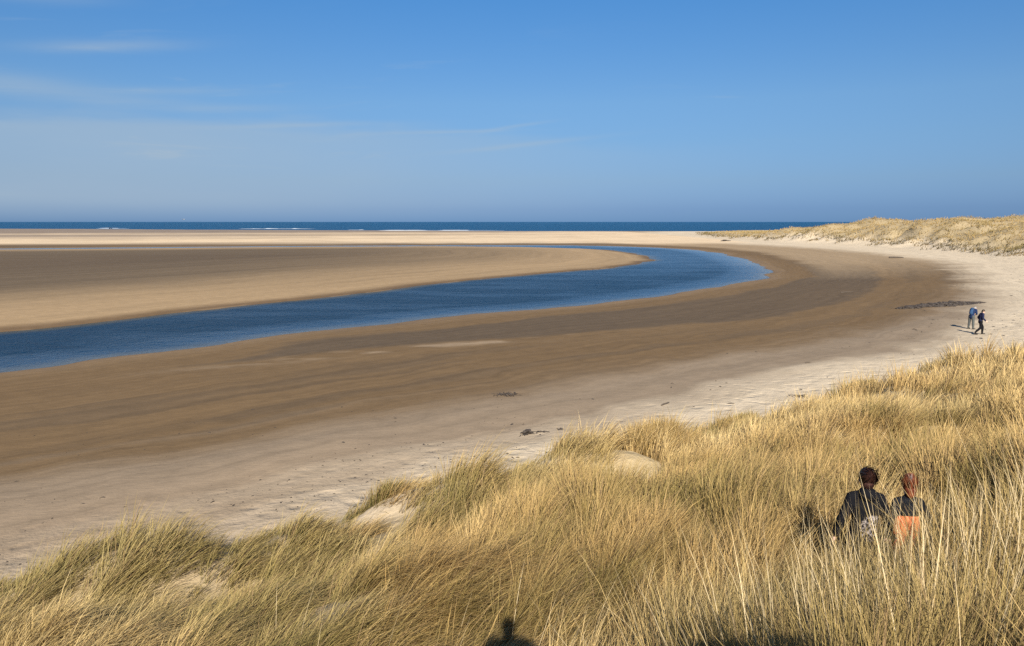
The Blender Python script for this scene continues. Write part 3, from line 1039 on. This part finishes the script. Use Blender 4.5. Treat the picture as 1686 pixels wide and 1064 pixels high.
    if 'strands' in clothes:
        c0, c1, ns, gather, fit = clothes['strands']
        u = rng.normal(0, 1, (ns, 3))
        u /= np.linalg.norm(u, axis=1)[:, None]
        u = u[(u[:, 1] < .35) & (u[:, 2] > -.75)]
        R0 = np.array([.093, .106, .106]) * fit
        g = np.array(gather)
        P0 = u * R0 + np.array([0, -.022, .03])
        m_ = len(u)
        d = g - P0
        nrm = u / R0
        nrm /= np.linalg.norm(nrm, axis=1)[:, None]
        d -= nrm * (d * nrm).sum(1)[:, None] * .9
        d /= np.linalg.norm(d, axis=1)[:, None] + 1e-6
        d += rng.normal(0, .07, (m_, 3))
        Ls = np.minimum(np.linalg.norm(g - P0, axis=1) * .85, .12) + .02
        side_ = np.cross(d, nrm)
        side_ /= np.linalg.norm(side_, axis=1)[:, None] + 1e-6
        V = []
        for i, (f_, w_) in enumerate(((0, .0035), (.5, .0042), (1, .0008))):
            C_ = P0 + d * (Ls * f_)[:, None] + nrm * (.003 + .007 * math.sin(math.pi * f_) + .005 * f_ * rng.random(m_))[:, None]
            V += [C_ - side_ * w_, C_ + side_ * w_]
        V = np.stack(V, 1).reshape(-1, 3)
        V = head + (V @ HR.T) * k
        cc = np.repeat(mixc(c0, c1, rng.random(m_) ** 1.5), 6, axis=0)
        b_ = (np.arange(m_) * 6)[:, None]
        me = np_mesh('hair_strands', V, [b_ + np.array([[0, 1, 3, 2]]), b_ + np.array([[2, 3, 5, 4]])], cc)
        link('hair_strands', me, mstrand, ho, kind='stuff')
    return root, J, k, h3, HR


STAND = dict(pelvis=(0, 0, .93), chest=(0, -.01, 1.28), neck=(0, -.01, 1.47), head=(0, .02, 1.585),
             shoulderl=(-.185, -.01, 1.40), elbowl=(-.245, -.03, 1.13), wristl=(-.255, .06, .90), shoulderr=(.185, -.01, 1.40), elbowr=(.245, -.03, 1.13), wristr=(.255, .06, .90),
             hipl=(-.095, 0, .90), kneel=(-.10, .02, .49), anklel=(-.105, -.01, .085), toel=(-.125, .15, .035), hipr=(.095, 0, .90), kneer=(.10, .02, .49), ankler=(.105, -.01, .085), toer=(.125, .15, .035))


def pose(**kw):
    d = dict(STAND)
    d.update(kw)
    return d


black = cloth('black_cotton', (.009, .009, .011), .9, .3)
charcoal = cloth('charcoal_cotton', (.010, .011, .014), .9, .3)
navy = cloth('navy_fabric', (.020, .022, .050), .8, .3)
blue = cloth('blue_jacket_fabric', (.013, .024, .065), .7, .3)
slate = cloth('grey_green_fabric', (.072, .078, .075), .85, .2)
boot = cloth('dark_boot', (.025, .022, .02), .7, .2)
dark_hair = hair_mat('dark_brown_hair', (.012, .006, .005), (.055, .022, .016))
red_hair = hair_mat('auburn_hair', (.045, .011, .006), (.155, .040, .016))
grey_hair = hair_mat('grey_hair', (.14, .13, .12), (.36, .34, .32))
brown_hair = hair_mat('brown_hair', (.02, .014, .01), (.07, .05, .035))

# the hooded woman, seen from behind, wading down through the grass; a pale print on her back
mprint, t, p = material('black_cotton_with_pale_print')
o_ = t.new('ShaderNodeTexCoord').outputs['Object']
ox, oy, oz = t.sep(o_)
ex = t.math('DIVIDE', t.math('SUBTRACT', ox, .055), .125)
ez = t.math('DIVIDE', t.math('SUBTRACT', oz, 1.03), .165)
rr = t.math('SQRT', t.math('ADD', t.math('MULTIPLY', ex, ex), t.math('MULTIPLY', ez, ez)))
vv = t.new('ShaderNodeTexVoronoi')
vv.feature = 'DISTANCE_TO_EDGE'
vv.inputs['Scale'].default_value = 19
t.l.new(o_, vv.inputs['Vector'])
nn = t.noise(o_, 26, 4, .7, 1.2)
lace = t.math('MAXIMUM', t.rng(nn, .50, .62), t.rng(vv.outputs['Distance'], .05, .01))
mask = t.math('MULTIPLY', t.math('MULTIPLY', t.rng(rr, 1.02, .92), lace), t.rng(oy, .02, -.02))
t.l.new(t.mix(mask, (.008, .008, .010), (.32, .28, .27)), p.inputs['Base Color'])
p.inputs['Roughness'].default_value = .9
p.inputs['Specular IOR Level'].default_value = .05
t.l.new(t.bump(t.noise(o_, 9, 3, .5, 1.0), .7, .03), p.inputs['Normal'])

WX_, WY_ = PEOPLE_AT[0]
hood = lambda J, k, b: [uv_ball(J['neck'] + np.array([0, -.075, -.035]) * k, np.array([.105, .055, .075]) * k), uv_ball(J['neck'] + np.array([0, -.03, .0]) * k, np.array([.095, .075, .045]) * k)]
person('woman in black hooded top with pale print on her back and dark pinned up hair', (WX_, WY_, hgt(WX_, WY_)), R(-10),
       pose(shoulderl=(-.155, -.01, 1.375), shoulderr=(.155, -.01, 1.375), wristl=(-.30, .03, .90), elbowl=(-.255, -.04, 1.12), wristr=(.29, .05, .91), elbowr=(.25, -.04, 1.12), kneel=(-.10, .10, .50), anklel=(-.10, .06, .09), toel=(-.11, .22, .04)), .985,
       dark_hair, dict(jacket=mprint, trousers=black, shoes=boot, extra=hood, bun=[((.005, -.118, .035), (.046, .034, .046)), ((0, -.02, .04), (.090, .100, .100))], strands=((.006, .003, .003), (.085, .034, .022), 900, (.005, -.150, .05), np.array([.90, .98, .98]))), build=.93)

# the child beside her
CX_, CY_ = PEOPLE_AT[1]
ck = .85
r_, J_, k_, _, _ = person('child with auburn topknot, dark top and orange cloth over the lower back', (CX_, CY_, hgt(CX_, CY_)), R(-6),
                          pose(shoulderl=(-.145, -.01, 1.385), shoulderr=(.145, -.01, 1.385), wristl=(-.24, .02, .92), elbowl=(-.225, -.03, 1.13), wristr=(.33, .03, .93), elbowr=(.265, -.03, 1.14)), ck,
                          red_hair, dict(jacket=charcoal, trousers=black, shoes=boot, bun=[((0, -.03, .155), (.026, .028, .036)), ((0, -.03, .115), (.048, .055, .045)), ((0, -.065, -.085), (.062, .045, .062)), ((0, -.062, -.02), (.084, .062, .085)), ((.0, -.06, .06), (.074, .062, .06))], strands=((.035, .008, .004), (.26, .075, .030), 900, (0, -.04, .17), np.array([.84, .95, 1.04]))), build=.88)
orange = cloth('orange_fabric', (.50, .150, .060), .8, .18)
link('tied_top', fuse('tied_top', [limb(J_['pelvis'] * .38 + J_['chest'] * .62, J_['pelvis'] + np.array([0, 0, -.16]), .142, .158, .72, (1, 0, 0))], .012, 5), orange, r_,
     label='orange cloth hanging over the lower back')

# two walkers on the sand
wx1, wy1 = 32.85, 52.4
r_, J_, k_, h3, HR = person('stooping walker in a blue jacket and grey trousers looking down on the sand', (wx1, wy1, hgt(wx1, wy1)), R(-62),
    pose(chest=(0, .10, 1.25), neck=(0, .22, 1.38), head=(0, .315, 1.42), face=(0, .75, -.65), shoulderl=(-.18, .16, 1.34), shoulderr=(.18, .16, 1.34), elbowl=(-.23, .17, 1.08), elbowr=(.23, .17, 1.08),
         wristl=(-.10, .33, 1.02), wristr=(.10, .33, 1.02), hipl=(-.10, 0, .90), hipr=(.10, 0, .90), kneel=(-.14, .03, .49), kneer=(.14, .0, .49), anklel=(-.19, .04, .085), ankler=(.19, -.05, .085), toel=(-.21, .20, .035), toer=(.22, .11, .035)),
    1.03, grey_hair, dict(jacket=blue, trousers=slate, shoes=boot), build=1.05)
bag = cloth('light_blue_bag_fabric', (.026, .058, .12), .7, .2)
bc = J_['chest'] + np.array([0, -.16, .02])
link('backpack', fuse('backpack', [limb(bc + np.array([0, -.05, -.17]), bc + np.array([0, .03, .14]), .125, .115, .62, (1, 0, 0)), limb(bc + np.array([0, -.13, -.13]), bc + np.array([0, -.08, .02]), .085, .08, .6, (1, 0, 0))], .012, 4), bag, r_)
for s in (-1, 1):
    link('strap', fuse('strap', [limb(bc + np.array([s * .09, .02, .12]), J_['chest'] + np.array([s * .10, .06, .19]), .022, .022, .5), limb(J_['chest'] + np.array([s * .10, .06, .19]), J_['chest'] + np.array([s * .13, .16, -.05]), .022, .022, .5)], .01, 1), bag, r_)

wx2, wy2 = 31.72, 49.6
person('striding walker in a dark navy jacket and black trousers on the sand', (wx2, wy2, hgt(wx2, wy2)), R(-100),
       pose(pelvis=(0, 0, .91), chest=(0, .04, 1.26), neck=(0, .08, 1.45), head=(0, .13, 1.56), face=(0, .9, -.4), shoulderl=(-.185, .06, 1.38), shoulderr=(.185, .06, 1.38), elbowl=(-.25, -.06, 1.13), wristl=(-.24, .08, .91),
            elbowr=(.25, .04, 1.12), wristr=(.24, .22, .96), hipl=(-.09, 0, .88), hipr=(.09, 0, .88), kneel=(-.10, .20, .49), anklel=(-.10, .20, .085), toel=(-.11, .36, .035),
            kneer=(.10, .0, .47), ankler=(.10, -.30, .16), toer=(.11, -.17, .045)), 1.01, brown_hair, dict(jacket=navy, trousers=black, shoes=boot), build=1.05)

# two people who stand on the dune crest behind the view: their shadows reach the foot of the picture
for (qx, qy, kk, lab) in ((-.04, -.95, 1.08, 'taller person in a black top standing on the dune crest'), (1.38, -1.0, .80, 'shorter person in a navy top standing on the dune crest')):
    person(lab, (qx, qy, hgt(qx, qy)), 0, STAND, kk, brown_hair, dict(jacket=black if qx < 0 else navy, trousers=charcoal, shoes=boot))

# long bleached flower stems standing above the leaves
def stems(n, cx, cy, sx, sy, L0, L1, lean_dir, lean, fan, rot=0.0):
    a = rng.normal(0, 1, n)
    b = rng.normal(0, 1, n)
    x = cx + a * sx * math.cos(rot) - b * sy * math.sin(rot)
    y = cy + a * sx * math.sin(rot) + b * sy * math.cos(rot)
    vx = lean * math.cos(lean_dir) + fan * a * math.cos(rot) + rng.normal(0, .10, n)
    vy = lean * math.sin(lean_dir) + fan * a * math.sin(rot) * .5 + rng.normal(0, .10, n)
    return x, y, rng.uniform(L0, L1, n), vx, vy


parts = [stems(240, 2.2, 4.3, .80, .45, .85, 1.45, 1.6, .10, .24), stems(170, 3.4, 5.4, .9, .6, .9, 1.45, 2.2, .15, .20), stems(60, 4.9, 6.4, .8, .6, .9, 1.5, 2.6, .35, .15),
         stems(26, -2.6, 5.2, .35, .5, .9, 1.35, .35, .85, .12), stems(16, -1.1, 5.1, .4, .4, .8, 1.2, .25, .95, .1), stems(10, -.1, 4.0, .5, .4, .6, 1.0, 1.3, .3, .2),
         stems(70, .5, 6.5, 2.5, 1.2, .7, 1.2, .7, .40, .1), stems(50, 6.5, 8.5, 1.8, 1.4, .9, 1.4, 2.4, .3, .1)]
x, y, L, vx, vy = (np.concatenate(q) for q in zip(*parts))
z = height(x, y) - .03
n = len(x)
f1 = rng.random(n)[:, None]
ctip = np.array((.66, .52, .30)) * (.85 + .25 * f1)
me = blade_mesh('grass_stems', np.stack([x, y, z], -1), L, np.hypot(vx, vy) * .8, np.hypot(vx, vy) * .35 + rng.gamma(2, .06, n), np.arctan2(vy, vx),
                rng.uniform(.0040, .0075, n), ctip * .8, ctip * .95, ctip, seg=3)
link('grass_stems', me, mgrass, kind='stuff', label='long bleached grass stems standing above the leaves')


# ------------------------------------------------------------------ single tussocks
def tussock(n, cx, cy, ra, rb, rot, tone, hs, stiff, label):
    a, r = rng.uniform(0, 2 * np.pi, n), np.sqrt(rng.random(n))
    u, v = ra * r * np.cos(a), rb * r * np.sin(a)
    x, y = cx + u * math.cos(rot) - v * math.sin(rot), cy + u * math.sin(rot) + v * math.cos(rot)
    z = height(x, y)
    o = np.array([cx, cy, hgt(cx, cy)])
    me = make_blades('grass_tussock', x - cx, y - cy, z - o[2], np.full(n, 5.0), np.hypot(x, y), 26, 3, hs, 1.0, stiff, tone)
    ob = link('grass_tussock', me, mgrass, label=label, category='grass tussock', group='tussocks along the dune foot')
    ob.location = o


tussock(190, 4.35, 20.4, 1.15, .75, .15, .30, 1.12, .75, 'upright golden tussock standing alone beyond a hollow of bare sand')
tussock(90, -3.35, 17.3, .72, .50, .3, .85, .72, .2, 'small olive green tussock on the sand left of the bare sandy gap')
tussock(100, 8.0, 26.2, 1.7, .32, .85, 1.0, .52, .5, 'low dark green grass strip curving along the brow above the beach')
tussock(50, 15.2, 31.6, .75, .45, .4, .95, .62, .5, 'dark olive tussock at the grass edge right of the strandline weed')

# ------------------------------------------------------------------ things lying on the beach
mweed, t, p = material('dry_seaweed')
o_ = t.new('ShaderNodeTexCoord').outputs['Object']
t.l.new(t.mix(t.noise(o_, 6, 5, .7), (.018, .013, .010), (.060, .044, .031)), p.inputs['Base Color'])
p.inputs['Roughness'].default_value = .7
t.l.new(t.bump(t.noise(o_, 30, 4, .7), .6, .02), p.inputs['Normal'])
mwood, t, p = material('driftwood')
o_ = t.new('ShaderNodeTexCoord').outputs['Object']
t.l.new(t.mix(t.noise(t.vmath('MULTIPLY', o_, (1, 12, 12)), 5, 4, .6), (.035, .026, .019), (.11, .085, .062)), p.inputs['Base Color'])
p.inputs['Roughness'].default_value = .8


def lumps(n, ra, rb, hmax, smin, smax, seed, flat=.35, edge=None):
    g = np.random.default_rng(seed)
    V, F, o = [], [], 0
    for i in range(n):
        a, r = g.uniform(0, 2 * np.pi), math.sqrt(g.random())
        u, v = ra * r * math.cos(a), rb * r * math.sin(a)
        sz = g.uniform(smin, smax) * (1.1 - .5 * r)
        q = g.uniform(0, np.pi)
        M = np.array([[math.cos(q), -math.sin(q), 0], [math.sin(q), math.cos(q), 0], [0, 0, 1]])
        P, f = uv_ball((0, 0, 0), (sz, sz * g.uniform(.35, .9), sz * flat * g.uniform(.6, 1.4)), M, 8, 6)
        P = P * (1 + g.normal(0, .16, (len(P), 1))) + np.array([u, v, hmax * (1 - r * r) * g.random()])
        V.append(P)
        F += [tuple(k + o for k in q_) for q_ in f]
        o += len(P)
    return V, F, o


def strips(n, ra, rb, L, wd, seed, V, F, o, lift=.05):
    g = np.random.default_rng(seed)
    for i in range(n):
        a, r = g.uniform(0, 2 * np.pi), math.sqrt(g.random())
        x, y = ra * r * math.cos(a), rb * r * math.sin(a)
        d = g.uniform(0, 2 * np.pi)
        m = 6
        pts = []
        for k in range(m):
            pts.append((x, y, .012 + lift * math.sin(math.pi * k / (m - 1)) * g.random(), d))
            d += g.normal(0, .5)
            x += math.cos(d) * L / m
            y += math.sin(d) * L / m
        P = []
        for k, (px, py, pz, pd) in enumerate(pts):
            w2 = wd * (1 - .6 * k / m)
            for sgn in (-1, 1):
                P += [(px - sgn * math.sin(pd) * w2, py + sgn * math.cos(pd) * w2, pz), (px - sgn * math.sin(pd) * w2, py + sgn * math.cos(pd) * w2, pz + wd * .5)]
        V.append(np.array(P))
        for k in range(m - 1):
            b = o + 4 * k
            F += [(b, b + 4, b + 5, b + 1), (b + 1, b + 5, b + 7, b + 3), (b + 3, b + 7, b + 6, b + 2)]
        o += 4 * m
    return V, F, o


def lay(name, V, F, mat, loc, rz, label, category, group=None):
    me = bpy.data.meshes.new(name)
    me.from_pydata(np.vstack(V).tolist(), [], F)
    ob = link(name, me, mat, label=label, category=category, **({'group': group} if group else {}))
    ob.location = (loc[0], loc[1], hgt(*loc) - .01)
    ob.rotation_euler = (0, 0, rz)
    return ob


def weed(loc, rz, n, ra, rb, h, smin, smax, ns, L, seed, label, name='seaweed_clump', cat='seaweed'):
    V, F, o = lumps(n, ra, rb, h, smin, smax, seed)
    V, F, o = strips(ns, ra * 1.15, rb * 1.15, L, .018, seed + 1, V, F, o)
    lay(name, V, F, mweed, loc, rz, label, cat, 'seaweed washed up on the sand')


weed((-.28, 32.9), .15, 16, .42, .16, .12, .05, .13, 26, .5, 11, 'tangled dark seaweed clump alone on the brown sand in the middle')
weed((.55, 25.95), .25, 22, .26, .16, .14, .06, .13, 14, .3, 12, 'largest dark seaweed lump of a short row below the middle')
weed((1.08, 26.15), .2, 10, .20, .08, .05, .04, .08, 8, .2, 13, 'middle and flattest seaweed lump of the short row')
weed((1.78, 26.45), .1, 6, .13, .07, .05, .04, .08, 5, .2, 14, 'smallest seaweed lump at the right end of the short row')
weed((6.9, 25.9), .3, 18, .36, .22, .07, .04, .11, 20, .4, 15, 'flat seaweed tangle on pale sand left of the dark green grass strip')
weed((12.4, 31.3), .4, 14, .30, .24, .06, .04, .11, 14, .4, 16, 'seaweed tangle on pale sand just above the dark olive tussock')
weed((41.2, 69.4), .34, 620, 5.1, .95, .20, .14, .40, 160, .8, 17, 'long dark bank of seaweed behind the two walkers', 'seaweed_bank', 'seaweed')
weed((36.3, 67.2), .05, 110, 1.25, .42, .16, .10, .30, 40, .6, 18, 'short dark seaweed patch in front of the left end of the long bank')
weed((86.1, 299.4), .1, 26, 2.0, .8, .45, .35, .9, 0, .5, 19, 'dark weed heap at the foot of the far dune tip')


def branch(pts, r0, r1):
    V, F, o = [], [], 0
    for a, b in zip(pts[:-1], pts[1:]):
        k = pts.index(a) / (len(pts) - 1)
        P, f = limb(a, b, r0 + (r1 - r0) * k, r0 + (r1 - r0) * (k + 1 / (len(pts) - 1)), 1, None, 8, 3)
        V.append(P)
        F += [tuple(i + o for i in q) for q in f]
        o += len(P)
    return V, F


V, F = branch([(-.30, 0, .035), (-.12, .03, .05), (.10, .02, .06), (.32, .07, .04)], .040, .018)
lay('driftwood', V, F, mwood, (6.45, 30.2), .75, 'dark driftwood stick lying on grey sand above the golden tussock', 'driftwood', 'driftwood on the sand')
V, F = branch([(-.16, 0, .03), (.0, .03, .04), (.18, .02, .03)], .035, .02)
lay('driftwood', V, F, mwood, (16.2, 39.8), .3, 'short dark driftwood piece on damp sand left of the walkers', 'driftwood', 'driftwood on the sand')
V, F = branch([(-.9, 0, .05), (-.2, .06, .07), (.5, .0, .06), (1.0, .1, .05)], .07, .04)
lay('driftwood', V, F, mwood, (38.9, 85.4), .35, 'thin dark driftwood pole on wet sand beyond the seaweed bank', 'driftwood', 'driftwood on the sand')
V, F = branch([(-1.3, 0, .16), (.2, .1, .2), (1.4, -.1, .16)], .18, .12)
lay('driftwood', V, F, mwood, (84.9, 163.9), -.3, 'bleached log on pale sand below the far dunes', 'driftwood', 'driftwood on the sand')
V, F, o = lumps(5, 2.2, 1.0, .6, .8, 1.6, 23, .6)
me = bpy.data.meshes.new('rock')
me.from_pydata(np.vstack(V).tolist(), [], F)
ob = link('rock', me, mweed, label='dark rock in the surf at the far left', category='rock')
ob.location = (-528, 980, .1)

# strandline litter: too many scraps to count
def litter(name, n, px, py, lo, hi, seed, label):
    g = np.random.default_rng(seed)
    z = height(px, py)
    V, F = [], []
    k = len(px)
    s = g.uniform(lo, hi, k) * (1 + g.exponential(.5, k))
    q = g.uniform(0, np.pi, k)
    asp = g.uniform(.15, .7, k)
    P = []
    for i in range(6):
        a = math.pi * i / 3
        rr_ = 1 + g.normal(0, .25, k)
        u, v = s * rr_ * math.cos(a), s * asp * rr_ * math.sin(a)
        P.append(np.stack([px + u * np.cos(q) - v * np.sin(q), py + u * np.sin(q) + v * np.cos(q), z + .004], -1))
    P.append(np.stack([px, py, z + .010 + s * .28], -1))
    P = np.stack(P, 1).reshape(-1, 3)
    b = (np.arange(k) * 7)[:, None]
    Fs = [b + np.array([[i, (i + 1) % 6, 6]]) for i in range(6)]
    link(name, np_mesh(name, P, Fs), mweed, kind='stuff', label=label)


lx, ly = rng.uniform(2, 95, 26000), rng.uniform(20, 150, 26000)
_, ldt, _, _ = plan(lx, ly)
pr = np.exp(-((ldt + 2.2 + .02 * ly) / 1.1) ** 2) * .9 + .55 * np.exp(-((ldt + 5.0 + .05 * ly) / 1.0) ** 2) + .05 * (ldt < 0) * (ldt > -12)
pr = pr * sstep(fbm(lx * .35, ly * .35, 3, 301), .42, .62) * np.clip(60 / ly, .2, 1)
ok = rng.random(len(lx)) < pr * .6
litter('strandline_litter', 0, lx[ok], ly[ok], .025, .075, 31, 'dark scraps of weed strewn along the strandline')
lx, ly = rng.uniform(-20, 3, 9000), rng.uniform(10, 32, 9000)
_, ldt, _, _ = plan(lx, ly)
ok = (ldt < -.2) & (rng.random(9000) < np.exp(ldt / 4) * sstep(fbm(lx * .4, ly * .4, 3, 302), .36, .6) * .7)
litter('beach_litter', 0, lx[ok], ly[ok], .014, .034, 32, 'small dark bits scattered on the brown sand')

# a white gull low over the horizon
gull = empty('gull', (-66, 150, 9.15), 1.1, label='tiny white gull gliding just above the left horizon', category='bird')
mgull = cloth('white_feathers', (.24, .26, .28), .7, .05)
link('body', fuse('body', [limb((0, -.20, 0), (0, .16, .01), .055, .062), uv_ball((0, .22, .03), (.045, .055, .045)), limb((0, .26, .025), (0, .31, .02), .014, .006, 1, None, 8, 3), limb((0, -.20, 0), (0, -.34, 0), .05, .05, .3, (1, 0, 0))], .012, 2), mgull, gull)
for s in (-1, 1):
    link('wing', fuse('wing', [limb((s * .04, .05, .02), (s * .32, .10, .14), .075, .065, .22, (0, 1, 0)), limb((s * .32, .10, .14), (s * .68, -.04, .10), .062, .018, .2, (0, 1, 0))], .010, 2), mgull, gull)
